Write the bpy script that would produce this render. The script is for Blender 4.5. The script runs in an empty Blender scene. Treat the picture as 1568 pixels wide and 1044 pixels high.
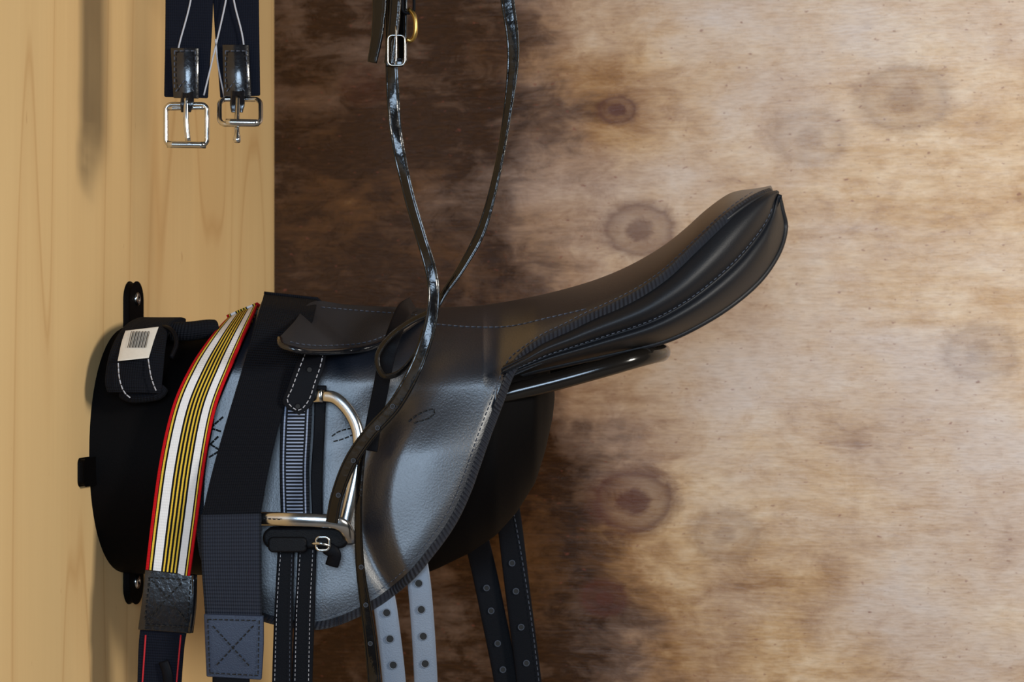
import bpy, math, random
import numpy as np
from mathutils import Vector
random.seed(4)
sc = bpy.context.scene
sc.view_settings.view_transform = 'Standard'
F = 3500.0; CD = 2.2   # focal length in design units, camera distance from saddle centre plane

def at(u, v, y):
    d = CD + y
    return np.array([(u-784.0)/F*d, y, (522.0-v)/F*d])

def cr(pts, n):
    p = np.array(pts, float)
    if len(p) == 2:
        t = np.linspace(0, 1, n)[:, None]; return p[0]*(1-t)+p[1]*t
    q = np.vstack([2*p[0]-p[1], p, 2*p[-1]-p[-2]])
    out = []
    for i in range(1, len(q)-2):
        for t in np.linspace(0, 1, 24, endpoint=False):
            a, b, c, d = q[i-1], q[i], q[i+1], q[i+2]
            out.append(0.5*((2*b)+(-a+c)*t+(2*a-5*b+4*c-d)*t*t+(-a+3*b-3*c+d)*t**3))
    out.append(p[-1]); out = np.array(out)
    L = np.concatenate([[0], np.cumsum(np.linalg.norm(np.diff(out, axis=0), axis=1))])
    s = np.linspace(0, L[-1], n)
    return np.stack([np.interp(s, L, out[:, k]) for k in range(out.shape[1])], 1)

# ------------------------------------------------------------------ materials
def newmat(name):
    m = bpy.data.materials.new(name); m.use_nodes = True
    nt = m.node_tree; b = nt.nodes['Principled BSDF']
    return m, nt, b
def mathn(nt, op, a, b=None, c=None, clamp=False):
    n = nt.nodes.new('ShaderNodeMath'); n.operation = op; n.use_clamp = clamp
    for i, x in enumerate((a, b, c)):
        if x is None: continue
        if isinstance(x, (int, float)): n.inputs[i].default_value = x
        else: nt.links.new(x, n.inputs[i])
    return n.outputs[0]
def noise(nt, vec, scale, detail=4, rough=.55, dist=0):
    n = nt.nodes.new('ShaderNodeTexNoise'); n.inputs['Scale'].default_value = scale
    n.inputs['Detail'].default_value = detail; n.inputs['Roughness'].default_value = rough
    n.inputs['Distortion'].default_value = dist
    nt.links.new(vec, n.inputs['Vector']); return n.outputs['Fac']
def mapping(nt, vec, sc_=(1, 1, 1), loc=(0, 0, 0)):
    n = nt.nodes.new('ShaderNodeMapping'); n.inputs['Scale'].default_value = sc_
    n.inputs['Location'].default_value = loc
    nt.links.new(vec, n.inputs['Vector']); return n.outputs[0]
def ramp(nt, fac, stops, interp='LINEAR'):
    n = nt.nodes.new('ShaderNodeValToRGB'); cr_ = n.color_ramp; cr_.interpolation = interp
    c4 = lambda c: (c[0], c[1], c[2], 1) if not isinstance(c, (int, float)) else (c, c, c, 1)
    while len(cr_.elements) > 1: cr_.elements.remove(cr_.elements[-1])
    cr_.elements[0].position = stops[0][0]; cr_.elements[0].color = c4(stops[0][1])
    for p, c in stops[1:]:
        e = cr_.elements.new(p); e.color = c4(c)
    nt.links.new(fac, n.inputs[0]); return n.outputs[0]
def mix(nt, fac, a, b, mode='MIX'):
    n = nt.nodes.new('ShaderNodeMix'); n.data_type = 'RGBA'; n.blend_type = mode
    for idx, x in ((0, fac), (6, a), (7, b)):
        if isinstance(x, (int, float)): n.inputs[idx].default_value = x
        elif isinstance(x, tuple): n.inputs[idx].default_value = (*x, 1)
        else: nt.links.new(x, n.inputs[idx])
    return n.outputs[2]
def bump(nt, b, h, strength, dist=.001):
    n = nt.nodes.new('ShaderNodeBump'); n.inputs['Strength'].default_value = strength
    n.inputs['Distance'].default_value = dist
    nt.links.new(h, n.inputs['Height']); nt.links.new(n.outputs[0], b.inputs['Normal'])
def objc(nt): return nt.nodes.new('ShaderNodeTexCoord').outputs['Object']
def uvc(nt): return nt.nodes.new('ShaderNodeTexCoord').outputs['UV']

def leather(name, col, rough, bs=.25, spec=.5, coat=0, grain=900, cr_=.12):
    m, nt, b = newmat(name); o = objc(nt)
    n1 = noise(nt, o, 14, 4); n2 = noise(nt, o, grain, 3)
    c = mix(nt, n1, tuple(x*.75 for x in col), tuple(x*1.3 for x in col))
    nt.links.new(c, b.inputs['Base Color'])
    r = mathn(nt, 'MULTIPLY_ADD', n1, .14, rough-.07); nt.links.new(r, b.inputs['Roughness'])
    b.inputs['Specular IOR Level'].default_value = spec
    b.inputs['Coat Weight'].default_value = coat; b.inputs['Coat Roughness'].default_value = cr_
    bump(nt, b, n2, bs, .0006); return m
M = {}
M['flap'] = leather('black_grain_leather', (.006, .009, .017), .41, .6, 1.0, .72, 560, .37)
M['seat'] = leather('seat_leather', (.008, .009, .012), .46, .30, .5)
M['skirt'] = leather('skirt_suede_leather', (.022, .023, .028), .55, .6, .30)
M['panel'] = leather('panel_leather', (.006, .007, .010), .50, .3, .40)
M['patent'] = leather('patent_leather', (.005, .005, .007), .22, .5, .5, .4, 200)
M['strap'] = leather('strap_leather', (.0045, .0045, .006), .50, .3, .07)
M['billet'] = leather('billet_grey_leather', (.14, .165, .21), .40, .3, .55)
M['bpatch'] = leather('navy_patch_leather', (.024, .035, .066), .45, .5, .4)
M['plastic'] = leather('rack_black_plastic', (.0025, .002, .002), .60, .3, .05)
M['rubber'] = leather('tread_rubber', (.005, .005, .006), .5, .6, .12)
m, nt, b = newmat('patent_rein_leather'); M['rein'] = m
uv_ = uvc(nt); s = nt.nodes.new('ShaderNodeSeparateXYZ'); nt.links.new(uv_, s.inputs[0])
ed = mathn(nt, 'ABSOLUTE', mathn(nt, 'SUBTRACT', s.outputs[0], .5))
gro = ramp(nt, ed, [(0, .8), (.26, .8), (.33, .0), (.40, 1.0), (.5, .6)])
wr = noise(nt, mapping(nt, uv_, (1.0, 95, 1)), 1.0, 3, .5)
wr2 = noise(nt, objc(nt), 45, 3)
b.inputs['Base Color'].default_value = (.004, .0035, .0035, 1)
nt.links.new(mathn(nt, 'MULTIPLY_ADD', wr2, .22, .07), b.inputs['Roughness'])
b.inputs['Specular IOR Level'].default_value = .40
bump(nt, b, mathn(nt, 'MULTIPLY_ADD', wr, 2.4, gro), .50, .0007)

def metal(name, col, rough):
    m, nt, b = newmat(name); b.inputs['Metallic'].default_value = 1
    n = noise(nt, objc(nt), 60, 3)
    nt.links.new(mix(nt, n, tuple(x*.85 for x in col), col), b.inputs['Base Color'])
    nt.links.new(mathn(nt, 'MULTIPLY_ADD', n, .15, rough), b.inputs['Roughness']); return m
M['steel'] = metal('polished_steel', (.60, .59, .57), .12)
M['brass'] = metal('brass', (.60, .40, .12), .25)
m, nt, b = newmat('black_gloss_tube'); M['tube'] = m
nt.links.new(mix(nt, noise(nt, objc(nt), 20), (.006, .005, .005), (.014, .011, .008)), b.inputs['Base Color'])
b.inputs['Roughness'].default_value = .16
def plain(name, col, rough=.7):
    m, nt, b = newmat(name)
    nt.links.new(mix(nt, noise(nt, objc(nt), 300), tuple(x*.85 for x in col), col), b.inputs['Base Color'])
    b.inputs['Roughness'].default_value = rough; return m
M['thread'] = plain('white_thread', (.50, .50, .54))
M['dthread'] = plain('grey_thread', (.07, .085, .12))
M['hole'] = plain('punched_hole_dark', (.003, .003, .003))
M['paper'] = plain('paper_label', (.86, .79, .68))
M['ink'] = plain('label_ink', (.02, .02, .02))
M['red'] = plain('red_piping', (.55, .01, .02))

def webbing(name, stops, rib=2600, rough=.85, bs=.6, interp='CONSTANT', nodark=.75, spec=.15):
    m, nt, b = newmat(name); uv = uvc(nt)
    s = nt.nodes.new('ShaderNodeSeparateXYZ'); nt.links.new(uv, s.inputs[0])
    c = ramp(nt, s.outputs[0], stops, interp)
    w = mathn(nt, 'SINE', mathn(nt, 'MULTIPLY', s.outputs[1], rib))
    w2 = mathn(nt, 'SINE', mathn(nt, 'MULTIPLY', s.outputs[0], 160))
    h = mathn(nt, 'ADD', w, mathn(nt, 'MULTIPLY', w2, .5))
    f = mathn(nt, 'MULTIPLY_ADD', w, .12, .5)
    dark = mix(nt, 1.0, c, (nodark, nodark, nodark), 'MULTIPLY')
    nt.links.new(mix(nt, f, dark, c), b.inputs['Base Color'])
    b.inputs['Roughness'].default_value = rough
    b.inputs['Specular IOR Level'].default_value = spec
    bump(nt, b, h, bs, .0005); return m
Rd, Yl, Wh, Bk = (.58, .006, .010), (.86, .58, .06), (.93, .92, .92), (.005, .005, .007)
M['striped'] = webbing('striped_elastic', [(0, Rd), (.070, Bk), (.088, Yl), (.130, Bk), (.17, Wh), (.345, Bk), (.390, Yl), (.425, Bk), (.470, Yl),
    (.51, Bk), (.555, Yl), (.595, Bk), (.64, Yl), (.675, Bk), (.715, Wh), (.865, Bk), (.895, Yl), (.925, Bk), (.94, Rd)], rib=2400, bs=.25, nodark=.85)
M['elastic'] = webbing('black_elastic', [(0, (.006, .007, .011)), (1, (.006, .007, .011))], rib=2400, bs=.9, spec=.15)
M['greyweb'] = webbing('grey_elastic_webbing', [(0, (.014, .017, .025)), (.04, (.024, .029, .044)), (.96, (.014, .017, .025))], rib=1900, bs=.8, spec=.15, rough=.7)
M['navy'] = webbing('navy_girth_elastic', [(0, (.006, .008, .016)), (1, (.006, .008, .016))], rib=2600)
M['binding'] = webbing('ribbed_edge_binding', [(0, (.022, .027, .042)), (1, (.022, .027, .042))], rib=1500, bs=1.0, spec=.5, rough=.5, nodark=.4)
m, nt, b = newmat('ribbed_stirrup_webbing'); M['ribweb'] = m
s = nt.nodes.new('ShaderNodeSeparateXYZ'); nt.links.new(uvc(nt), s.inputs[0])
w = mathn(nt, 'SINE', mathn(nt, 'MULTIPLY', s.outputs[1], 2000))
ins = mathn(nt, 'LESS_THAN', mathn(nt, 'ABSOLUTE', mathn(nt, 'SUBTRACT', s.outputs[0], .5)), .28)
edge = mathn(nt, 'COMPARE', mathn(nt, 'ABSOLUTE', mathn(nt, 'SUBTRACT', s.outputs[0], .5)), .37, .025)
f = mathn(nt, 'MULTIPLY', mathn(nt, 'GREATER_THAN', w, .25), ins)
f = mathn(nt, 'MAXIMUM', f, edge)
nt.links.new(mix(nt, f, (.006, .008, .013), (.32, .38, .52)), b.inputs['Base Color'])
b.inputs['Roughness'].default_value = .6; b.inputs['Specular IOR Level'].default_value = .25; bump(nt, b, w, .8, .0006)

# ------------------------------------------------------------------ mesh helpers
def empty(name):
    e = bpy.data.objects.new(name, None); e.empty_display_size = .05
    sc.collection.objects.link(e); return e
def add(name, verts, faces, mat, parent=None, uvs=None, smooth=True):
    me = bpy.data.meshes.new(name); me.from_pydata([tuple(map(float, v)) for v in verts], [], faces)
    if uvs is not None:
        l = me.uv_layers.new(name='UVMap')
        for lp in me.loops: l.data[lp.index].uv = uvs[lp.vertex_index]
    me.materials.append(mat)
    if smooth:
        for p in me.polygons: p.use_smooth = True
    me.update()
    o = bpy.data.objects.new(name, me); sc.collection.objects.link(o)
    if parent: o.parent = parent
    return o
def grid(name, P, mat, parent=None, thick=0, mirror=False, uv=None, off=-1, bev=False):
    P = np.asarray(P); n, m = P.shape[:2]
    verts = P.reshape(-1, 3); faces = []
    for i in range(n-1):
        for j in range(m-1):
            a = i*m+j; faces.append((a, a+1, a+m+1, a+m))
    if uv is None:
        L = np.concatenate([[0], np.cumsum(np.linalg.norm(np.diff(P[:, m//2], axis=0), axis=1))])
        uv = [(j/(m-1), L[i]) for i in range(n) for j in range(m)]
    a, b_, c = P[n//2, m//2], P[n//2, min(m//2+1, m-1)], P[min(n//2+1, n-1), m//2]
    nn = np.cross(b_-a, c-a)
    if nn[1] > 0: faces = [tuple(reversed(f)) for f in faces]
    o = add(name, verts, faces, mat, parent, uv)
    if mirror:
        mm = o.modifiers.new('mirror', 'MIRROR'); mm.use_axis = (False, True, False); mm.merge_threshold = .0004
    if thick:
        s_ = o.modifiers.new('solid', 'SOLIDIFY'); s_.thickness = thick; s_.offset = off
        if bev:
            bv = o.modifiers.new('bev', 'BEVEL'); bv.width = min(thick*.3, .002); bv.segments = 2; bv.limit_method = 'ANGLE'; bv.angle_limit = 1.0
    return o
def ribbon(name, L, R, mat, parent, n=60, m=8, thick=.002, crown=0.0, **kw):
    L = cr(L, n); R = cr(R, n); P = np.zeros((n, m, 3))
    for i in range(n):
        for j in range(m):
            k = j/(m-1); q = L[i]*(1-k)+R[i]*k
            P[i, j] = at(q[0], q[1], q[2]-crown*math.sin(math.pi*k))
    return grid(name, P, mat, parent, thick=thick, bev=True, **kw)
def strapline(C, width, n, tw=None):
    C = cr(C, n); T = np.gradient(C[:, :2], axis=0); T /= np.linalg.norm(T, axis=1)[:, None]+1e-9
    W = np.interp(np.linspace(0, 1, n), np.linspace(0, 1, len(width)), width) if hasattr(width, '__len__') else np.full(n, width)
    A = np.zeros(n) if tw is None else np.interp(np.linspace(0, 1, n), np.linspace(0, 1, len(tw)), tw)
    return C, T, W, A
def strap(name, C, width, mat, parent, n=90, m=7, thick=.002, tw=None):
    C, T, W, A = strapline(C, width, n, tw); P = np.zeros((n, m, 3))
    for i in range(n):
        w = W[i]
        for j in range(m):
            k = j/(m-1)-.5
            P[i, j] = at(C[i, 0]+T[i, 1]*k*w*math.cos(A[i]), C[i, 1]-T[i, 0]*k*w*math.cos(A[i]), C[i, 2]+k*w*.0006*math.sin(A[i])-(.0003*(1-4*k*k)))
    return grid(name, P, mat, parent, thick=thick, bev=True, off=0)
def tube(name, pts, rx, ry, mat, parent, closed=False, seg=12, cap=True, wdir=None, world=False, taper=None):
    P = np.array(pts if world else [at(*p) for p in pts]); n = len(P)
    T = (np.roll(P, -1, 0)-np.roll(P, 1, 0)) if closed else np.gradient(P, axis=0)
    T /= np.linalg.norm(T, axis=1)[:, None]+1e-12
    ref = np.array(wdir if wdir is not None else [0, 1, 0], float)
    verts, faces, uvs = [], [], []; L = 0
    for i in range(n):
        if i: L += np.linalg.norm(P[i]-P[i-1])
        b_ = ref-T[i]*np.dot(ref, T[i]); b_ /= np.linalg.norm(b_)+1e-9
        a = np.cross(b_, T[i]); k = 1 if taper is None else taper[i]
        for s_ in range(seg):
            th = 2*math.pi*s_/seg
            verts.append(P[i]+a*rx*k*math.cos(th)+b_*ry*k*math.sin(th)); uvs.append((s_/seg, L+.0016*math.cos(th)))
    rng = n if closed else n-1
    for i in range(rng):
        for s_ in range(seg):
            j = (i+1) % n; t = (s_+1) % seg
            faces.append((i*seg+s_, i*seg+t, j*seg+t, j*seg+s_))
    if cap and not closed:
        faces.append(tuple(range(seg))[::-1]); faces.append(tuple((n-1)*seg+s_ for s_ in range(seg)))
    return add(name, verts, faces, mat, parent, uvs)
def stitches(name, path, mat, parent, dash=5.5, gap=3.0, r=.00045, n=400, lift=.0008):
    """row of thread stitches laid along a path"""
    C = cr(path, n); L = np.concatenate([[0], np.cumsum(np.linalg.norm(np.diff(C[:, :2], axis=0), axis=1))])
    verts, faces = [], []; s = 0
    while s+dash < L[-1]:
        q = []
        for ss in (s, s+dash):
            c = [np.interp(ss, L, C[:, k]) for k in range(3)]; q.append(at(c[0], c[1], c[2]-lift))
        d = q[1]-q[0]; d /= np.linalg.norm(d)+1e-9
        b_ = np.array([0, 1, 0])-d*d[1]; b_ /= np.linalg.norm(b_); a = np.cross(d, b_)
        base = len(verts)
        for p in q:
            for th in range(6):
                t_ = th*math.pi/3; verts.append(p+a*r*math.cos(t_)+b_*r*math.sin(t_))
        for th in range(6):
            t2 = (th+1) % 6; faces.append((base+th, base+t2, base+6+t2, base+6+th))
        faces.append(tuple(base+k for k in range(6))); faces.append(tuple(base+6+k for k in range(6))[::-1])
        s += dash+gap
    return add(name, verts, faces, mat, parent)
def eyelets(name, pts, r, parent, rim=None, sx=1.0):
    """punched holes: dark recessed disc with raised rim"""
    verts, faces = [], []
    rv, rf = [], []
    for (u, v, y) in pts:
        c = at(u, v, y); b0 = len(verts); S = 16
        verts.append(c+np.array([0, -.0004, 0]))
        for k in range(S):
            t = 2*math.pi*k/S; verts.append(c+np.array([r*sx*math.cos(t), -.0004, r*math.sin(t)]))
        for k in range(S): faces.append((b0, b0+1+k, b0+1+(k+1) % S))
        b1 = len(rv)
        for k in range(S):
            t = 2*math.pi*k/S
            for q in range(6):
                a = 2*math.pi*q/6; rr = r*1.12+r*.14*math.cos(a)
                rv.append(c+np.array([rr*sx*math.cos(t), -.0004-r*.14*math.sin(a), rr*math.sin(t)]))
        for k in range(S):
            for q in range(6):
                rf.append((b1+k*6+q, b1+k*6+(q+1) % 6, b1+((k+1) % S)*6+(q+1) % 6, b1+((k+1) % S)*6+q))
    add(name, verts, faces, M['hole'], parent)
    add(name+'_rims', rv, rf, rim or M['strap'], parent)
def rrect(u0, v0, u1, v1, r, y, n=6, yb=None):
    out = []
    for cx, cy, a0 in ((u1-r, v0+r, -90), (u1-r, v1-r, 0), (u0+r, v1-r, 90), (u0+r, v0+r, 180)):
        for k in range(n+1):
            a = math.radians(a0+90*k/n); vv = cy+r*math.sin(a)
            yy = y if yb is None else y+(yb-y)*(vv-v0)/(v1-v0)
            out.append((cx+r*math.cos(a), vv, yy))
    return out

# ------------------------------------------------------------------ room
CX, CY = -.281, .5
qL = math.hypot(.172, 1.0); dL = np.array([-.172, -1.0])/qL; nL = np.array([1.0, -.172])/qL
def wl(s, z, off=0.0): return np.array([CX+dL[0]*s+nL[0]*off, CY+dL[1]*s+nL[1]*off, z])
def box(name, x0, x1, y0, y1, z0, z1, mat, parent=None):
    v = [(x, y, z) for x in (x0, x1) for y in (y0, y1) for z in (z0, z1)]
    f = [(0, 1, 3, 2), (4, 6, 7, 5), (0, 4, 5, 1), (2, 3, 7, 6), (0, 2, 6, 4), (1, 5, 7, 3)]
    return add(name, v, f, mat, parent, smooth=False)
# pine plywood (vertical grain)
m, nt, b = newmat('pine_plywood'); M['pine'] = m; o = objc(nt)
n1 = noise(nt, mapping(nt, o, (1.9, 1, .40), (.4, 0, .3)), 1.0, 3, .45, .6)
rings = mathn(nt, 'FRACT', mathn(nt, 'MULTIPLY', n1, 15))
line = ramp(nt, rings, [(0, 1.0), (.04, .40), (.2, .10), (.6, .0), (.95, .2), (1, 1)])
fine = noise(nt, mapping(nt, o, (130, 1, 4)), 1.0, 4)
big = noise(nt, mapping(nt, o, (3, 1, 1.2), (3, 1, 0)), 1.0, 3)
c = mix(nt, big, (.84, .54, .23), (.94, .67, .33))
c = mix(nt, mathn(nt, 'MULTIPLY', line, .45), c, (.56, .27, .08))
c = mix(nt, mathn(nt, 'MULTIPLY', fine, .22), c, (.62, .35, .13))
flk = noise(nt, mapping(nt, o, (90, 1, 30), (7, 0, 2)), 1.0, 2)
c = mix(nt, mathn(nt, 'MULTIPLY', ramp(nt, flk, [(.72, 0.0), (.78, 1.0)]), .5), c, (.48, .20, .06))
nt.links.new(c, b.inputs['Base Color']); b.inputs['Roughness'].default_value = .55
bump(nt, b, fine, .08, .001)
# stained ply (horizontal grain, local x from corner)
m, nt, b = newmat('stained_plywood'); M['stain'] = m; o = objc(nt)
sep = nt.nodes.new('ShaderNodeSeparateXYZ'); nt.links.new(o, sep.inputs[0]); X, Z = sep.outputs[0], sep.outputs[2]
warp = noise(nt, mapping(nt, o, (3.0, 1, 4.0)), 1.0, 6, .6, .8)
blot = noise(nt, mapping(nt, o, (6.0, 1, 9.5), (5.3, 0, 2.1)), 1.0, 8, .62, .5)
blot2 = noise(nt, mapping(nt, o, (20, 1, 34), (2.3, 0, 8.1)), 1.0, 6, .7, .7)
strk = noise(nt, mapping(nt, o, (12, 1, 110), (1, 0, 4)), 1.0, 6, .7, .6)
fine = noise(nt, mapping(nt, o, (70, 1, 420)), 1.0, 3)
speck = noise(nt, mapping(nt, o, (110, 1, 210)), 1.0, 2)
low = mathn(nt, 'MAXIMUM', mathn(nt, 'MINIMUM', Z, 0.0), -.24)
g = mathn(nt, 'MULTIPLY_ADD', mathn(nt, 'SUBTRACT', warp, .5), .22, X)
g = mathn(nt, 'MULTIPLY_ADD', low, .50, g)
up = ramp(nt, g, [(.0, 0.0), (.27, .05), (.35, .48), (.48, .67), (.85, .82)])  # corner shade painted into the base colour, reaching further right low down
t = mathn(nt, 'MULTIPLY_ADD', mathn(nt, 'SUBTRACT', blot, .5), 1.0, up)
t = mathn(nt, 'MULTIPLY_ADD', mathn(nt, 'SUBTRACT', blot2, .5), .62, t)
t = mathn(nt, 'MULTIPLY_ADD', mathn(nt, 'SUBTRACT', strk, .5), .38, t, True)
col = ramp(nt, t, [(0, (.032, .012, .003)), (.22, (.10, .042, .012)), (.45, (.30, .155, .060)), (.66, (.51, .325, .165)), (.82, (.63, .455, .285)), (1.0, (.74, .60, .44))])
grey = noise(nt, mapping(nt, o, (3.0, 1, 5), (9, 0, 7.7)), 1.0, 5)  # grey patches paint the sky's sheen into the base colour
gf = ramp(nt, grey, [(.42, 0.0), (.60, .75)])
col = mix(nt, mathn(nt, 'MULTIPLY', gf, t), col, (.54, .47, .45))
col = mix(nt, mathn(nt, 'MULTIPLY', ramp(nt, fine, [(.45, 0.0), (.75, 1.0)]), .28), col, (.14, .06, .02))
col = mix(nt, mathn(nt, 'MULTIPLY', ramp(nt, speck, [(.66, 0.0), (.72, 1.0)]), .6), col, (.18, .05, .03))
def bw(u, v):  # to wall-local coordinates
    k = (u-784)/F
    ca, sa = 1/qL, .172/qL
    a = (k*(CD+CY)-CX)/(ca+k*sa); return a, (522-v)/F*(CD+CY-a*sa)
K = None
wob = mathn(nt, 'MULTIPLY_ADD', mathn(nt, 'SUBTRACT', blot2, .5), .45, mathn(nt, 'MULTIPLY', mathn(nt, 'SUBTRACT', blot, .5), .4))
for (u, v, r, st_) in ((978, 352, .040, .80), (945, 168, .020, .95), (972, 768, .046, .95), (925, 915, .026, 1.0), (1385, 150, .050, .40), (735, 640, .03, .6), (1500, 540, .040, .35), (1240, 210, .04, .3), (1110, 820, .04, .4), (560, 130, .03, .4)):
    kx, kz = bw(u, v)
    dx = mathn(nt, 'MULTIPLY', mathn(nt, 'SUBTRACT', X, kx), .75/r); dz = mathn(nt, 'MULTIPLY', mathn(nt, 'SUBTRACT', Z, kz), 1/r)
    d = mathn(nt, 'SQRT', mathn(nt, 'ADD', mathn(nt, 'MULTIPLY', dx, dx), mathn(nt, 'MULTIPLY', dz, dz)))
    d = mathn(nt, 'ADD', d, wob)
    k = ramp(nt, d, [(0, 1.0), (.25, .95), (.38, .50), (.58, .58), (.70, .85), (.80, .45), (1.0, .0)])
    k = mathn(nt, 'MULTIPLY', k, st_*.95)
    K = k if K is None else mathn(nt, 'MAXIMUM', K, k)
col = mix(nt, K, col, (.085, .026, .014))
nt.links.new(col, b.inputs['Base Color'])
nt.links.new(mathn(nt, 'MULTIPLY_ADD', blot2, .25, .16), b.inputs['Roughness'])
b.inputs['Specular IOR Level'].default_value = .24
bump(nt, b, mathn(nt, 'ADD', strk, mathn(nt, 'MULTIPLY', fine, .6)), .28, .002)
m, nt, b = newmat('concrete_floor'); M['floor'] = m
nt.links.new(mix(nt, noise(nt, objc(nt), 8, 6), (.22, .2, .18), (.34, .31, .28)), b.inputs['Base Color']); b.inputs['Roughness'].default_value = .85

angL = math.atan2(dL[1], dL[0])
wall = box('wall_left', 0, 2.2, -.03, 0, -1.3, 1.3, M['pine'])   # local +x runs along the wall from the corner
wall.location = (CX, CY, 0); wall.rotation_euler = (0, 0, angL)
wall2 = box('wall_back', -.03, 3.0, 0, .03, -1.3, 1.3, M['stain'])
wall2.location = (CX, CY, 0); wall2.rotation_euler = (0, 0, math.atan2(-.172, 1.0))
fl = box('floor', -1.0, 3.0, -2.4, .9, -1.33, -1.3, M['floor'])

# ------------------------------------------------------------------ saddle rack
rack = empty('saddle_rack')
def rack_body():
    us = np.concatenate([np.linspace(140, 700, 40), np.linspace(710, 846, 30), [849]])
    P = []; S = 64
    for u in us:
        top = np.interp(u, [140, 400, 700, 790, 820, 838, 849], [500, 500, 505, 512, 525, 548, 600])
        bot = np.interp(u, [140, 250, 500, 660, 720, 760, 790, 820, 835, 846, 849], [872, 878, 880, 874, 845, 818, 785, 738, 690, 640, 612])
        hw = np.interp(u, [140, 650, 760, 820, 840, 849], [.112, .112, .098, .07, .04, .01])
        zt = (522-top)/F*2.2; zb = (522-bot)/F*2.2; zc = (zt+zb)/2; hz = (zt-zb)/2
        x = (u-784)/F*2.2
        ring = []
        for k in range(S):
            a = 2*math.pi*k/S; c_, s_ = math.cos(a), math.sin(a)
            yy = hw*math.copysign(abs(c_)**.85, c_); zz = zc+hz*math.copysign(abs(s_)**.95, s_)
            xx = x
            if u < 240:
                f = (240-u)/100; xw = CX-.172*(CY-yy)+.0005
                xx = x*(1-f)+xw*f
            ring.append((xx, yy, zz))
        P.append(ring)
    n = len(P); verts = [p for r in P for p in r]; faces = []
    for i in range(n-1):
        for k in range(S):
            faces.append((i*S+k, (i+1)*S+k, (i+1)*S+(k+1) % S, i*S+(k+1) % S))
    faces.append(tuple(range(S))); faces.append(tuple((n-1)*S+k for k in range(S))[::-1])
    add('moulded_body', verts, faces, M['plastic'], rack)
rack_body()
def wallplate(name, s0, s1, z0, z1, th, r, mat):
    pts = []
    for cs, cz, a0 in ((s1-r, z1-r, 0), (s0+r, z1-r, 90), (s0+r, z0+r, 180), (s1-r, z0+r, 270)):
        for k in range(9):
            a = math.radians(a0+90*k/8); pts.append((cs+r*math.cos(a), cz+r*math.sin(a)))
    n = len(pts); v = [wl(s, z, 0) for s, z in pts]+[wl(s, z, th) for s, z in pts]
    f = [tuple(range(n)), tuple(range(n, 2*n))[::-1]]+[(i, (i+1) % n, n+(i+1) % n, n+i) for i in range(n)]
    o = add(name, v, f, mat, rack, smooth=False)
    bv = o.modifiers.new('b', 'BEVEL'); bv.width = .0015; bv.segments = 2; bv.limit_method = 'ANGLE'
def sw(y): return (CY-y)*qL
def uz(v, y): return (522-v)/F*(CD+y)
wallplate('flange_strip', sw(.016), sw(-.020), uz(922, 0), uz(433, 0), .007, .017, M['plastic'])
wallplate('side_tab', sw(-.09), sw(-.140), uz(742, -.13), uz(703, -.13), .006, .004, M['plastic'])
def screw(name, s, z, off):
    v, f = [], []; S = 20
    for rr, oo in ((.0065, 0), (.0065, .0012), (.0048, .0022), (.0022, .0022), (.0018, .0010), (0.0001, .0010)):
        for k in range(S):
            a = 2*math.pi*k/S; v.append(wl(s+rr*math.cos(a), z+rr*math.sin(a), off+oo))
    for i in range(5):
        for k in range(S): f.append((i*S+k, i*S+(k+1) % S, (i+1)*S+(k+1) % S, (i+1)*S+k))
    add(name, v, f, M['steel'], rack)
screw('screw_upper', sw(-.002), uz(458, 0), .007); screw('screw_lower', sw(-.002), uz(890, 0), .007)
lp = cr([(700, 622, -.085), (770, 604, -.085), (850, 584, -.085), (930, 562, -.083), (975, 549, -.074), (1003, 542, -.052), (1014, 540, -.022), (1014, 539, .022), (1003, 541, .052), (975, 547, .074),
         (930, 558, .083), (850, 578, .085), (700, 612, .085)], 110)
lw = [at(*p) for p in lp]
tube('support_loop', lw, .0085, .0085, M['tube'], rack, seg=20, wdir=[0, .3, 1], world=True)

# ------------------------------------------------------------------ saddle
saddle = empty('saddle')
T1 = [(405, 452), (440, 456), (480, 462), (550, 468), (620, 471), (680, 470), (740, 467), (800, 457), (850, 446), (900, 432), (945, 415), (985, 395), (1020, 373), (1050, 349), (1080, 322), (1110, 300), (1130, 292), (1160, 288), (1186, 283)]
Bpts = [(322, 640), (308, 720), (306, 800), (318, 870), (350, 915), (400, 944), (485, 958), (560, 932), (620, 890), (660, 845), (692, 800), (715, 752), (730, 710), (746, 665), (765, 615), (780, 575), (800, 545), (830, 523), (865, 506), (900, 488), (950, 465), (985, 446), (1020, 421), (1050, 393), (1080, 364), (1110, 336), (1145, 310), (1170, 297), (1191, 291)]
Td = cr(T1, 900); Bd = cr(Bpts, 1500)
Tv = lambda u: float(np.interp(u, Td[:, 0], Td[:, 1]))
mB = Bd[:, 0].argmin(); Br = Bd[mB:]; o_ = np.argsort(Br[:, 0]); Bv = lambda u: float(np.interp(u, Br[o_, 0], Br[o_, 1]))
def Wf(u, end=198):
    w = float(np.interp(u, [300, 405, 500, 780, 900, 1000, 1100], [.124, .122, .124, .122, .118, .122, .122]))
    if u > 980: w *= math.sqrt(max(0, 1-((u-980)/(end+14))**2))
    return w
def Hf(u):
    a = 125.0
    b_ = max(Bv(u)-Tv(u), 6)
    k = min(max((u-740)/80, 0), 1); return a*(1-k)+b_*k
def sst(a, b_, x):
    t = min(max((x-a)/(b_-a), 0), 1); return t*t*(3-2*t)
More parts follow.
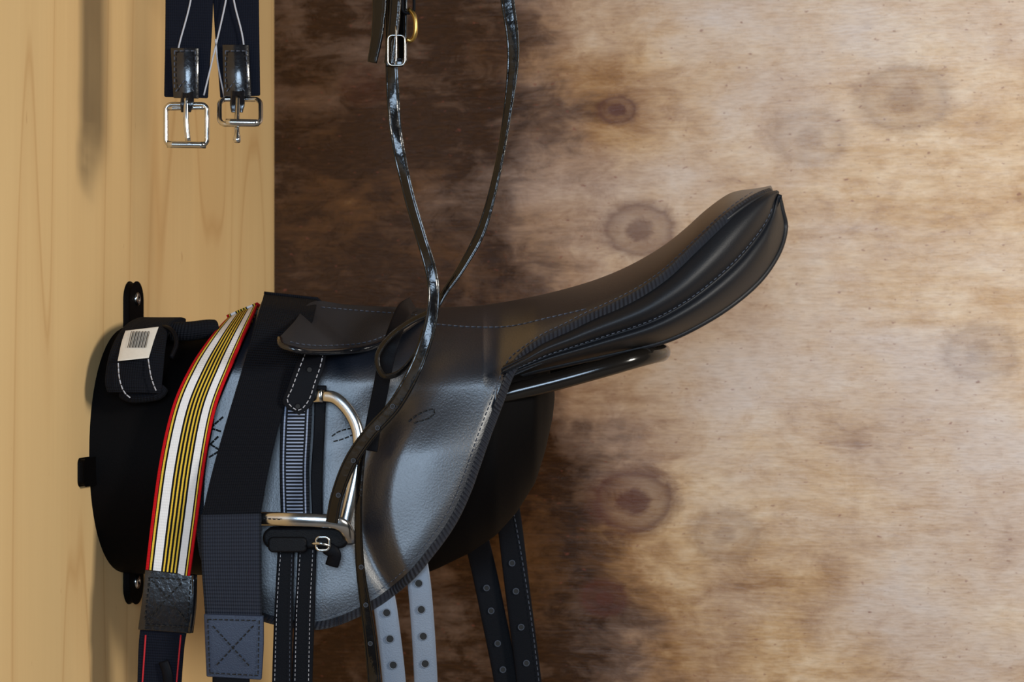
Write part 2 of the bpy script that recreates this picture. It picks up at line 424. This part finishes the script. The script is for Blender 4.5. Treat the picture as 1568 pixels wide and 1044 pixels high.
def skin(u, v):
    h = max(0, v-Tv(u)); H = Hf(u); W = Wf(u)
    a = min(h/H, 1); y = -W*math.sin(a*math.pi/2)**.85
    if h > H: y -= (h-H)*4e-5
    m_ = sst(580, 700, v)*(1-.55*sst(860, 950, v))
    c0 = 572+.0026*(v-770)**2
    g = sst(c0-22, c0+30, u)*(1-.80*sst(c0+60, 810, u))
    y -= .015*m_*g
    y += .004*m_*math.exp(-((u-c0+22)/16)**2)
    y += .006*sst(500, 560, v)*math.exp(-((u-(700-(v-500)*.9))/40)**2)*(1-sst(600, 720, v))
    y += .003*math.exp(-((u-775)/26)**2)*math.exp(-((v-520)/40)**2)
    y -= .0008*math.sin(v*.026+u*.012)*m_
    d = max(0, v-(Bv(max(u, 320))-60)) if 330 < u < 760 else 0
    y += .00006*d*sst(0, 60, d)
    return y
def seg(P, a, b_, n):
    ia = np.argmin(np.linalg.norm(P-np.array(a), axis=1)); ib = np.argmin(np.linalg.norm(P-np.array(b_), axis=1))
    return cr(P[ia:ib+1:max(1, (ib-ia)//60)], n)
anT = [(405, 452), (440, 456), (800, 457), (1186, 283)]; anB = [(322, 640), (485, 958), (800, 545), (1191, 291)]
TT, BB = [], []
for i, n in enumerate((30, 150, 90)):
    a = seg(Td, anT[i], anT[i+1], n); b_ = seg(Bd, anB[i], anB[i+1], n)
    if i: a, b_ = a[1:], b_[1:]
    TT.append(a); BB.append(b_)
TT = np.vstack(TT); BB = np.vstack(BB); n = len(TT); mm_ = 90
P = np.zeros((n, mm_, 3))
for i in range(n):
    for j in range(mm_):
        k = (j/(mm_-1))**1.25; q = TT[i]*(1-k)+BB[i]*k
        y = skin(q[0], q[1]) if j else 0.0
        P[i, j] = at(q[0], q[1], y)
grid('seat_and_flap', P, M['flap'], saddle, thick=.003, mirror=True)
def yB(q): return skin(q[0], q[1])
bp = [(p[0], p[1], yB(p)-.0008) for p in BB[::2]]
tube('edge_binding', bp, .0040, .0026, M['binding'], saddle, seg=12)
tube('edge_binding_far', [at(*p)*np.array([1, -1, 1]) for p in bp], .0040, .0026, M['binding'], saddle, seg=10, world=True)
def onskin(path, n=80, off=.0): return [(p[0], p[1], skin(p[0], p[1])-off) for p in cr(path, n)]
inner = [(p[0]-10*1.0 if p[0] < 800 else p[0]-3, p[1]-(9 if p[0] < 800 else 10)) for p in Bd[380:1480:20]]
stitches('hem_stitching', onskin(inner), M['dthread'], saddle, r=.00035)
stitches('seat_seam', onskin([(668, 496), (720, 500), (780, 499), (840, 486), (900, 472)]), M['dthread'], saddle, r=.0005, dash=7, gap=2)
stitches('slot_stitch_right', onskin([(625, 645), (640, 634), (662, 626), (666, 632), (655, 641), (627, 649)]), M['hole'], saddle, r=.0006, dash=7, gap=2)
stitches('slot_stitch_left', onskin([(508, 668), (520, 660), (540, 656), (542, 664), (525, 672), (510, 676)]), M['hole'], saddle, r=.0006, dash=7, gap=2)
for a, b_ in (((322, 655), (345, 635)), ((322, 655), (343, 662)), ((322, 680), (340, 662)), ((322, 680), (338, 690)), ((320, 700), (336, 690))):
    stitches('lacing', onskin([a, ((a[0]+b_[0])/2, (a[1]+b_[1])/2), b_], 20, .001), M['hole'], saddle, r=.0008, dash=8, gap=1)
C1 = [(770, 585), (810, 570), (870, 556), (940, 541), (1010, 524), (1060, 503), (1115, 470), (1162, 430), (1191, 388), (1202, 350), (1197, 322), (1192, 300)]
A1 = [(770, 560), (800, 543), (830, 521), (865, 504), (900, 486), (950, 463), (985, 444), (1020, 419), (1050, 391), (1080, 362), (1110, 334), (1145, 308), (1170, 295), (1190, 291)]
n = 130; A_ = cr(A1, n); C_ = cr(C1, n); mm_ = 40; P = np.zeros((n, mm_, 3))
def panel_y(u, k):
    w = Wf(min(u, 1204), 212)
    fade = min(1, w/.06)
    return -(w*(1-.45*k**4)+fade*(.016*abs(math.sin(2.0*math.pi*min(k*1.0, 1)**1.25))**.7)-.006*(1-k))
for i in range(n):
    for j in range(mm_):
        k = j/(mm_-1); q = A_[i]*(1-k)+C_[i]*k
        P[i, j] = at(q[0], q[1], min(panel_y(q[0], k), -.002))
grid('rear_panel', P, M['panel'], saddle, thick=.004, mirror=True)
ps = []
for i in range(4, n-6, 2):
    k = .55; q = A_[i]*(1-k)+C_[i]*k; ps.append((q[0], q[1], panel_y(q[0], k)))
stitches('panel_stitching', ps, M['dthread'], saddle, r=.0004)
wp = [(p[0], p[1], panel_y(p[0], 0.02)-.002) for p in A_[8:]+np.array([0, 4])]
tube('cantle_piping', wp, .0022, .0022, M['seat'], saddle, seg=8)
lowp = [(p[0], p[1], panel_y(p[0], 1.0)) for p in C_]
tube('panel_lower_edge', lowp, .003, .003, M['panel'], saddle, seg=8)
# skirt (stirrup bar cover) - lies over the elastic surcingle
def skirt_y(u, v): return skin(u, v)-.006-.048*(1-sst(445, 540, u))-.020*sst(470, 540, v)
sa = cr([(430, 514), (450, 493), (478, 462), (530, 466), (580, 469), (630, 471), (662, 476)], 70)
sb = cr([(428, 519), (434, 530), (470, 538), (520, 538), (565, 532), (605, 514), (640, 490), (664, 478)], 70)
P = np.zeros((70, 20, 3))
for i in range(70):
    for j in range(20):
        k = j/19; q = sa[i]*(1-k)+sb[i]*k
        P[i, j] = at(q[0], q[1], skirt_y(q[0], q[1]))
grid('skirt', P, M['skirt'], saddle, thick=.0035, bev=True)
tube('skirt_edge', [(p[0], p[1], skirt_y(p[0], p[1])-.0005) for p in sb], .0028, .0028, M['patent'], saddle, seg=10)
stitches('skirt_stitching', [(p[0]+2, p[1]-10, skirt_y(p[0], p[1]-10)) for p in sb[6:60]], M['dthread'], saddle, r=.0004)
stitches('pommel_stitching', [(p[0], p[1], skirt_y(p[0], p[1])-.001) for p in cr([(492, 470), (560, 476), (620, 480), (650, 484)], 60)], M['dthread'], saddle, r=.0004)
strap('keeper_strap', [(632, 466, -.03), (618, 476, -.095), (604, 510, -.150), (592, 550, -.157), (582, 600, -.150), (572, 650, -.143), (566, 690, -.142)], 24, M['strap'], saddle, thick=.002)
strap('billet_strap_1', [(570, 860, -.118), (586, 910, -.128), (594, 960, -.132), (604, 1050, -.134), (612, 1180, -.134)], 36, M['billet'], saddle, thick=.003)
strap('billet_strap_2', [(630, 830, -.116), (640, 880, -.124), (646, 940, -.127), (652, 1040, -.13), (656, 1180, -.13)], 36, M['billet'], saddle, thick=.003)
eyelets('billet_holes', [(592, 938, -.1350), (597, 978, -.1360), (602, 1018, -.1365), (606, 1060, -.1370), (641, 893, -.1280), (645, 933, -.1300), (648, 974, -.1310), (651, 1016, -.1325), (654, 1058, -.1330)], .0032, saddle, rim=M['billet'])
strap('far_billet_1', [(722, 800, .10), (738, 860, .118), (755, 940, .12), (778, 1060, .12), (790, 1180, .12)], 38, M['strap'], saddle, thick=.003)
strap('far_billet_2', [(768, 730, .10), (780, 800, .105), (792, 900, .108), (812, 1060, .11), (822, 1180, .11)], 38, M['strap'], saddle, thick=.003)
eyelets('far_billet_holes', [(745, 900, .1150), (752, 935, .1165), (762, 985, .1165), (770, 1025, .1165), (784, 862, .1035), (790, 905, .1045), (798, 960, .1055), (806, 1015, .1065)], .0026, saddle, rim=M['dthread'])
stitches('far_billet_stitch', [(782, 760, .102), (800, 860, .104), (815, 960, .105), (826, 1050, .106)], M['dthread'], saddle, r=.0004)

# ------------------------------------------------------------------ stirrup with leather
st = empty('stirrup')
ribbon('leather_tongue', [(464, 528, -.138), (453, 560, -.150), (440, 595, -.153), (434, 618, -.154), (456, 634, -.155)],
       [(501, 528, -.138), (496, 560, -.150), (486, 590, -.153), (478, 618, -.154), (458, 635, -.155)], M['strap'], st, thick=.003)
stitches('tongue_stitching', [(468, 540, -.143), (458, 565, -.1505), (447, 595, -.1535), (440, 614, -.1545), (457, 628, -.1555), (473, 612, -.1545), (482, 585, -.1525), (490, 562, -.1505), (495, 540, -.143)], M['thread'], st, r=.0005)
eyelets('tongue_holes', [(474, 566, -.1515), (456, 622, -.156)], .0022, st)
ribbon('ribbed_leather', [(432, 612, -.146), (429, 660, -.147), (428, 720, -.147), (430, 800, -.147)], [(478, 612, -.146), (476, 660, -.147), (473, 720, -.147), (474, 800, -.147)], M['ribweb'], st, thick=.003)
ribbon('inner_leather', [(482, 590, -.142), (480, 660, -.143), (476, 730, -.143), (478, 800, -.143)], [(500, 590, -.142), (497, 660, -.143), (494, 730, -.143), (494, 800, -.143)], M['strap'], st, thick=.003)
ribbon('hanging_leather_1', [(428, 790, -.147), (424, 860, -.150), (419, 960, -.151), (416, 1060, -.151), (414, 1180, -.151)], [(452, 790, -.147), (450, 860, -.150), (448, 960, -.151), (446, 1060, -.151), (444, 1180, -.151)], M['strap'], st, thick=.003)
ribbon('hanging_leather_2', [(456, 790, -.143), (455, 860, -.146), (450, 960, -.147), (446, 1060, -.147), (444, 1180, -.147)], [(486, 790, -.143), (484, 860, -.146), (481, 960, -.147), (478, 1060, -.147), (476, 1180, -.147)], M['strap'], st, thick=.003)
for i, (u0, u1, y) in enumerate(((430, 420, -.1525), (447, 443, -.1525), (460, 451, -.1485), (479, 472, -.1485))):
    stitches('leather_stitching_%d' % (i+1), [(u0, 842, y+.002), (u0-(u0-u1)*.6, 930, y), (u1, 1060, y)], M['thread'] if i != 1 else M['dthread'], st, r=.00030, dash=4)
R_ = cr([(494, 606, -.150), (514, 610, -.152), (534, 630, -.154), (547, 658, -.156), (549, 690, -.158), (543, 730, -.160), (536, 765, -.162), (528, 800, -.163)], 50)
L_ = cr([(494, 606, -.150), (470, 608, -.146), (440, 618, -.143), (408, 650, -.143), (390, 700, -.144), (385, 750, -.146), (392, 796, -.155)], 50)
tube('right_branch', R_, .0054, .0026, M['steel'], st, seg=16)
tube('left_branch', L_, .0060, .0024, M['steel'], st, seg=16)
def plate(name, u0, v0, u1, v1, r, y0, y1, mat, bev=.0015):
    pts = rrect(u0, v0, u1, v1, r, 0, 8); n = len(pts)
    v = [at(p[0], p[1], y0)*1.0 for p in pts]
    v2 = [w_+np.array([0, y1-y0, 0]) for w_ in v]
    f = [tuple(range(n))[::-1], tuple(range(n, 2*n))]+[(i, (i+1) % n, n+(i+1) % n, n+i) for i in range(n)]
    o = add(name, v+v2, f, mat, st, smooth=True); bv = o.modifiers.new('b', 'BEVEL'); bv.width = bev; bv.segments = 3; bv.limit_method = 'ANGLE'
    o.modifiers.new('w', 'WEIGHTED_NORMAL'); return o
tube('tread_frame_front', cr([(392, 794, -.160), (440, 795, -.166), (490, 797, -.167), (512, 799, -.167), (526, 806, -.165), (533, 818, -.160), (534, 830, -.152)], 60), .0062, .0030, M['steel'], st, seg=16)
plate('tread_rubber', 402, 808, 534, 840, 15, -.158, -.140, M['rubber'], .003)
plate('tread_grip', 410, 822, 470, 846, 8, -.161, -.150, M['rubber'], .002)
tube('leather_buckle', [at(*p) for p in rrect(484, 822, 504, 842, 6, -.165)], .0013, .0013, M['steel'], st, closed=True, world=True, seg=10)
tube('buckle_tongue', cr([(478, 832, -.166), (492, 832, -.168), (506, 836, -.165)], 12), .0012, .0012, M['steel'], st, seg=8)
tube('keeper_end', cr([(500, 838, -.158), (512, 848, -.158), (508, 866, -.155)], 14), .006, .002, M['strap'], st, seg=10)
stitches('tread_engraving', [(404, 794, -.1700), (430, 795, -.1705)], M['hole'], st, dash=4, gap=3, r=.0006)

# ------------------------------------------------------------------ elastic surcingle
sur = empty('elastic_surcingle')
Lp = [(404, 450), (402, 458), (396, 478), (386, 512), (372, 560), (345, 650), (324, 725), (309, 790)]
Rp = [(486, 459), (485, 465), (480, 486), (470, 520), (452, 565), (430, 640), (412, 715), (399, 787)]
Ld = cr(Lp, 40); Rd_ = cr(Rp, 40)
def sy_edge(Pd):
    out = []
    for i, (u, v) in enumerate(Pd):
        h = v-Pd[0][1]; out.append((u, v, float(np.interp(h, [0, 6, 18, 48, 108, 200, 335], [0, -.045, -.085, -.118, -.140, -.156, -.172]))))
    return out
Le, Re = sy_edge(Ld), sy_edge(Rd_)
ribbon('wide_elastic_near', Le, Re, M['elastic'], sur, n=90, m=10, thick=.0025)
nearL = [at(*p) for p in Le]; nearR = [at(*p) for p in Re]
P = np.zeros((40, 6, 3))
for i in range(40):
    for j in range(6):
        k = j/5; P[i, j] = (nearL[i]*(1-k)+nearR[i]*k)*np.array([1, -1, 1])
grid('wide_elastic_far', P[:, ::-1], M['elastic'], sur, thick=.0025)
ribbon('lower_webbing', [(307, 788, -.173), (308, 860, -.173), (314, 944, -.172)], [(400, 786, -.173), (400, 860, -.173), (401, 946, -.172)], M['greyweb'], sur, thick=.003)
ribbon('leather_patch', [(312, 940, -.176), (314, 990, -.176), (316, 1036, -.175)], [(403, 943, -.176), (403, 990, -.176), (400, 1041, -.175)], M['bpatch'], sur, thick=.006)
ribbon('strap_end', [(325, 1030, -.173), (325, 1200, -.172)], [(382, 1030, -.173), (382, 1200, -.172)], M['strap'], sur, thick=.003)
pth = [(318, 948), (397, 950), (395, 1034), (321, 1030), (318, 948)]
for a, b_ in zip(pth[:-1], pth[1:]):
    stitches('patch_edge_stitch', [(a[0], a[1], -.1765), (b_[0], b_[1], -.1765)], M['hole'], sur, r=.0005)
for a, b_ in (((326, 958), (386, 1024)), ((388, 958), (328, 1022))): stitches('patch_cross_stitch', [(a[0], a[1], -.1765), (b_[0], b_[1], -.1765)], M['hole'], sur, r=.0006)

# ------------------------------------------------------------------ striped girth
sg = empty('striped_girth')
def gy(h): return float(np.interp(h, [0, 7, 30, 90, 180, 410], [0, -.05, -.095, -.132, -.142, -.148]))
Ld = cr([(348, 486), (338, 496), (318, 520), (290, 562), (264, 620), (245, 700), (232, 790), (222, 876)], 50)
Rd2 = cr([(394, 466), (388, 480), (374, 512), (355, 558), (330, 625), (314, 710), (302, 800), (291, 882)], 50)
Le = [(u, v, gy(v-486)) for u, v in Ld]; Re = [(u, v, gy(v-466)-.004) for u, v in Rd2]
ribbon('striped_elastic_near', Le, Re, M['striped'], sg, n=100, m=24, thick=.0025)
nearL = [at(*p) for p in Le]; nearR = [at(*p) for p in Re]; P = np.zeros((44, 6, 3))
for i in range(44):
    for j in range(6):
        k = j/5; P[i, j] = (nearL[i]*(1-k)+nearR[i]*k)*np.array([1, -1, 1])
grid('striped_elastic_far', P[:, ::-1], M['striped'], sg, thick=.0025)
ribbon('leather_end_patch', [(222, 872, -.151), (217, 920, -.152), (211, 964, -.151)], [(299, 880, -.151), (297, 925, -.152), (292, 970, -.151)], M['patent'], sg, thick=.006)
ribbon('lower_strap', [(215, 955, -.147), (211, 1010, -.147), (207, 1200, -.147)], [(287, 960, -.147), (280, 1010, -.147), (268, 1200, -.147)], M['navy'], sg, thick=.004)
for nm, a, b_ in (('red_line_1', (223, 972), (217, 1060)), ('red_line_2', (277, 972), (269, 1060))):
    tube(nm, cr([(a[0], a[1], -.1478), (b_[0], b_[1], -.1478)], 8), .0008, .0006, M['red'], sg, seg=6)
tube('strap_tab', cr([(250, 1012, -.150), (256, 1030, -.151), (258, 1055, -.150)], 12), .0045, .0015, M['strap'], sg, seg=12)
for a, b_ in (((232, 888), (256, 915)), ((256, 915), (282, 888)), ((226, 950), (256, 915)), ((286, 952), (258, 916)), ((228, 884), (290, 888)), ((222, 956), (287, 960)), ((228, 884), (221, 955)), ((292, 888), (286, 960))):
    stitches('patch_stitch', [(a[0], a[1], -.1525), (b_[0], b_[1], -.1525)], M['hole'], sg, r=.0006)
tube('side_keeper', cr([(297, 880, -.148), (296, 925, -.148), (291, 968, -.148)], 10), .003, .004, M['patent'], sg, seg=10)

# ------------------------------------------------------------------ folded girth with paper label lying on the rack
rg = empty('folded_girth')
Lf = [(232, 495, 0.0), (212, 494, -.045), (190, 508, -.090), (172, 540, -.122), (164, 580, -.135), (168, 600, -.136)]
Rf = [(285, 495, 0.0), (276, 494, -.045), (260, 504, -.088), (252, 540, -.122), (247, 585, -.135), (245, 602, -.136)]
ribbon('folded_band', Lf, Rf, M['elastic'], rg, n=50, m=10, thick=.010, crown=.006, off=0)
tube('rolled_end', cr([(190, 598, -.124), (205, 604, -.126), (238, 600, -.126), (246, 592, -.124)], 20), .008, .009, M['elastic'], rg, seg=14)
tube('rolled_top', cr([(262, 508, -.075), (290, 507, -.075), (316, 504, -.070), (328, 504, -.066)], 20), .009, .010, M['elastic'], rg, seg=14)
tube('loop_edge', cr([(240, 498, -.080), (262, 505, -.102), (270, 525, -.114), (262, 548, -.124)], 24), .0022, .004, M['strap'], rg, seg=10)
stitches('band_stitch_1', [(181, 556, -.142), (183, 580, -.149), (190, 600, -.150), (202, 611, -.146)], M['thread'], rg, r=.0006, dash=7, gap=1.5)
stitches('band_stitch_2', [(227, 550, -.142), (231, 575, -.149), (238, 596, -.150), (244, 602, -.146)], M['thread'], rg, r=.0006, dash=7, gap=1.5)
def lab_y(v): return float(np.interp(v, [498, 522, 552], [-.102, -.122, -.145]))
ribbon('paper_label', [(192, 506, lab_y(506)), (186, 524, lab_y(524)), (180, 552, lab_y(552))], [(243, 500, lab_y(500)), (236, 520, lab_y(520)), (228, 547, lab_y(547))], M['paper'], rg, thick=.0008, crown=.003, n=20)
v, f = [], []
for k in range(13):
    uu = 201+k*2.3; w_ = (.8, 1.5, .7, 1.6)[k % 4]
    b0 = len(v)
    for (du, vv) in ((0, 507), (w_, 507), (w_-6, 532), (-6, 532)): v.append(at(uu+du, vv, lab_y(vv)-.0045))
    f.append((b0, b0+1, b0+2, b0+3))
add('barcode', v, f, M['ink'], rg, smooth=False)

# ------------------------------------------------------------------ hanging girth, top left
hg = empty('elastic_girth')
Y = -.20
ribbon('band_left', [(252, -190, Y), (253, 0, Y), (251, 148, Y)], [(330, -190, Y), (326, 0, Y), (318, 150, Y)], M['navy'], hg, thick=.004)
ribbon('band_right', [(322, -190, Y+.004), (326, 0, Y+.004), (337, 150, Y+.002)], [(394, -190, Y+.004), (396, 0, Y+.004), (398, 146, Y+.002)], M['navy'], hg, thick=.004)
for i, pth in enumerate((([(297, -60), (292, 0), (276, 62), (272, 80)]), ([(354, -60), (346, 0), (328, 80), (312, 146)]), ([(352, -60), (358, 0), (372, 60), (378, 130)]), ([(330, 60), (334, 100), (344, 150)]))):
    tube('white_piping_%d' % (i+1), [(p[0], p[1], Y-.0006) for p in cr(pth, 20)], .0008, .0005, M['thread'], hg, seg=6)
ribbon('patch_left', [(261, 73, Y-.004), (263, 110, Y-.006), (265, 150, Y-.004)], [(305, 73, Y-.004), (305, 110, Y-.006), (305, 151, Y-.004)], M['patent'], hg, thick=.005, crown=.003)
ribbon('patch_right', [(340, 68, Y-.004), (341, 110, Y-.007), (342, 148, Y-.005)], [(381, 68, Y-.004), (383, 110, Y-.007), (385, 148, Y-.005)], M['patent'], hg, thick=.005, crown=.003)
for nm, c_ in (('l', 283), ('r', 361)):
    for a, b_ in (((c_-16, 78), (c_+16, 78)), ((c_-16, 78), (c_-16, 140)), ((c_+16, 78), (c_+18, 140)), ((c_-14, 140), (c_, 122)), ((c_, 122), (c_+14, 140))):
        stitches('patch_stitch_'+nm, [(a[0], a[1], Y-.0075), (b_[0], b_[1], Y-.0085)], M['dthread'], hg, r=.0005)
tube('buckle_frame_left', rrect(254, 160, 317, 222, 9, Y-.004), .0022, .0024, M['steel'], hg, closed=True, seg=12)
tube('buckle_roller_left', cr([(256, 221, Y-.005), (315, 222, Y-.005)], 8), .0030, .0030, M['steel'], hg, seg=14)
tube('buckle_bar_left', cr([(256, 166, Y-.004), (315, 164, Y-.004)], 8), .0020, .0020, M['steel'], hg, seg=12)
tube('buckle_prong_left', cr([(285, 150, Y-.008), (285, 185, Y-.010), (288, 216, Y-.009)], 14), .0024, .0018, M['steel'], hg, seg=10)
ribbon('loop_left', [(278, 140, Y-.007), (276, 158, Y-.010), (277, 172, Y-.008)], [(296, 140, Y-.007), (296, 158, Y-.010), (292, 172, Y-.008)], M['patent'], hg, thick=.004)
tube('buckle_frame_right', rrect(336, 152, 399, 190, 9, Y-.002, yb=Y-.034), .0022, .0024, M['steel'], hg, closed=True, seg=12)
tube('buckle_roller_right', cr([(346, 187, Y-.034), (396, 188, Y-.034)], 8), .0030, .0030, M['steel'], hg, seg=14)
tube('buckle_prong_right', cr([(364, 148, Y-.010), (363, 180, Y-.026), (363, 206, Y-.034), (363, 218, Y-.036)], 16), .0022, .0018, M['steel'], hg, seg=10, taper=[1]*13+[1.3, 1.5, 1.2])
ribbon('loop_right', [(354, 138, Y-.008), (352, 158, Y-.014), (354, 172, Y-.014)], [(374, 138, Y-.008), (374, 158, Y-.014), (371, 172, Y-.014)], M['patent'], hg, thick=.004)

# ------------------------------------------------------------------ bridle reins
br = empty('bridle_reins')
Yr = -.190
strap('rein_left', [(602, -190, Yr), (602, -60, Yr), (600, 0, Yr), (600, 100, Yr), (606, 200, Yr), (624, 290, Yr), (644, 360, Yr), (660, 415, Yr), (664, 460, Yr-.002), (656, 510, Yr-.004), (636, 565, Yr-.006), (605, 620, Yr-.004), (565, 665, Yr), (535, 710, Yr+.004), (516, 760, Yr+.008), (508, 800, Yr+.014)],
      [20, 20, 21, 20, 18, 18, 19, 22, 22, 19], M['rein'], br, n=220, thick=.0016, tw=[-.5, -.5, -.6, -.5, .3, -.40, -.40, .25, -.25, -.15, -.2, -.2])
strap('rein_right', [(770, -190, Yr+.02), (770, -60, Yr+.02), (777, 0, Yr+.02), (786, 80, Yr+.02), (776, 180, Yr+.018), (760, 270, Yr+.014), (738, 350, Yr+.010), (708, 408, Yr+.008), (682, 446, Yr+.008), (664, 474, Yr+.008), (630, 492, Yr+.010), (598, 515, Yr+.010), (578, 545, Yr+.008), (586, 574, Yr+.006), (612, 570, Yr+.004), (638, 540, Yr+.004), (650, 505, Yr+.004)],
      [22, 22, 22, 19, 14, 13, 16, 11, 9, 9, 9], M['rein'], br, n=240, thick=.0016, tw=[-.5, -.3, -.1, -.3, -.55, -.4, -.5, -.5, -.4, -.4])
strap('rein_tail', [(562, 660, -.180), (554, 700, -.176), (549, 780, -.174), (551, 860, -.167), (560, 930, -.160), (568, 990, -.156), (574, 1060, -.155), (580, 1190, -.155)], [12, 12, 14, 19, 22, 22], M['rein'], br, n=140, thick=.0018, tw=[-.5, -.5, -.3, 0, -.35, -.4])
eyelets('rein_holes', [(601, 622, Yr-.0060), (578, 655, Yr-.0035), (541, 705, Yr+.001), (518, 758, Yr+.0055), (553, 868, -.1680), (560, 926, -.1620), (567, 985, -.1585)], .0017, br, rim=M['dthread'])
strap('cheek_strap', [(582, -190, Yr-.004), (582, -20, Yr-.004), (578, 50, Yr-.004), (570, 96, Yr-.004)], [30, 28, 24, 16], M['rein'], br, thick=.0025, tw=[-.5, -.5])
strap('cheek_strap_back', [(616, -190, Yr+.006), (614, 0, Yr+.006), (616, 96, Yr+.006)], [28, 26, 16], M['rein'], br, thick=.0025, tw=[-.5, -.5])
strap('cheek_overlay', [(602, -100, Yr-.008), (606, -10, Yr-.008), (602, 50, Yr-.008), (596, 98, Yr-.008)], [20, 18, 16], M['rein'], br, thick=.0025, tw=[-.4, -.4])
tube('rein_buckle', rrect(594, 54, 620, 100, 7, Yr-.012), .0008, .0010, M['steel'], br, closed=True, seg=10)
tube('rein_buckle_prong', cr([(606, 40, Yr-.014), (607, 70, Yr-.015), (606, 98, Yr-.015)], 12), .0006, .0006, M['steel'], br, seg=8)
tube('brass_hook', cr([(626, 14, Yr), (635, 26, Yr-.003), (636, 50, Yr-.003), (630, 62, Yr), (622, 60, Yr)], 20), .0020, .0020, M['brass'], br, seg=10)
tube('brass_ring', [at(*p) for p in rrect(616, -16, 634, 20, 7, Yr)], .0014, .0014, M['strap'], br, closed=True, world=True, seg=10)
strap('rein_keeper', [(590, 96, Yr-.006), (618, 96, Yr-.006)], 12, M['rein'], br, n=8, thick=.006)

# hanging rail above (out of frame) that carries the tack
hr = empty('tack_rail')
zr = at(0, -190, Y)[2]
x0 = CX-.172*(CY-(Y))
tube('rail_bar', [np.array([x0+(0.02-x0)*k/20-(0.001 if k == 0 else 0), Y+.01, zr+.008]) for k in range(21)], .006, .006, M['steel'], hr, seg=16, world=True)
tube('rail_base', [np.array([x0-.004+.012*k/4, Y+.01, zr+.008]) for k in range(5)], .022, .022, M['plastic'], hr, seg=24, world=True)

# ------------------------------------------------------------------ lights
def area(name, loc, target, size, energy, col, sy=None):
    l = bpy.data.lights.new(name, 'AREA'); l.shape = 'RECTANGLE'; l.size = size; l.size_y = sy or size
    l.energy = energy; l.color = col; o = bpy.data.objects.new(name, l); sc.collection.objects.link(o)
    o.location = loc; o.rotation_euler = (Vector(target)-Vector(loc)).to_track_quat('-Z', 'Y').to_euler(); return o
area('doorway_light', (1.9, -1.9, .70), (-.1, 0, 0), .45, 44, (1.0, .96, .88), .55)
area('cool_sheen_light', (-.10, -3.1, .30), (0, 0, 0), .85, 40, (.58, .77, 1.0), .75)  # unseen cool light, added for flap highlight and back wall sheen
l = bpy.data.lights.new('wall_fill_spot', 'SPOT'); l.energy = 32; l.spot_size = math.radians(62); l.spot_blend = 1.0; l.shadow_soft_size = .15; l.color = (1.0, .90, .78)  # added spot, brightens the back wall's right side and falls off leftwards
o = bpy.data.objects.new('wall_fill_spot', l); sc.collection.objects.link(o); o.location = (1.2, -1.1, .35)
o.rotation_euler = (Vector((.66, .36, .05))-Vector(o.location)).to_track_quat('-Z', 'Y').to_euler()
w = bpy.data.worlds.new('w'); sc.world = w; w.use_nodes = True
w.node_tree.nodes['Background'].inputs[0].default_value = (.85, .88, .9, 1); w.node_tree.nodes['Background'].inputs[1].default_value = .06

cam = bpy.data.cameras.new('cam'); cam.lens = 36*F/1568; cam.sensor_width = 36; cam.clip_start = .05
cam.dof.use_dof = True; cam.dof.focus_distance = 2.06; cam.dof.aperture_fstop = 11
co = bpy.data.objects.new('camera', cam); sc.collection.objects.link(co)
co.location = (0, -CD, 0); co.rotation_euler = (math.pi/2, 0, 0); sc.camera = co
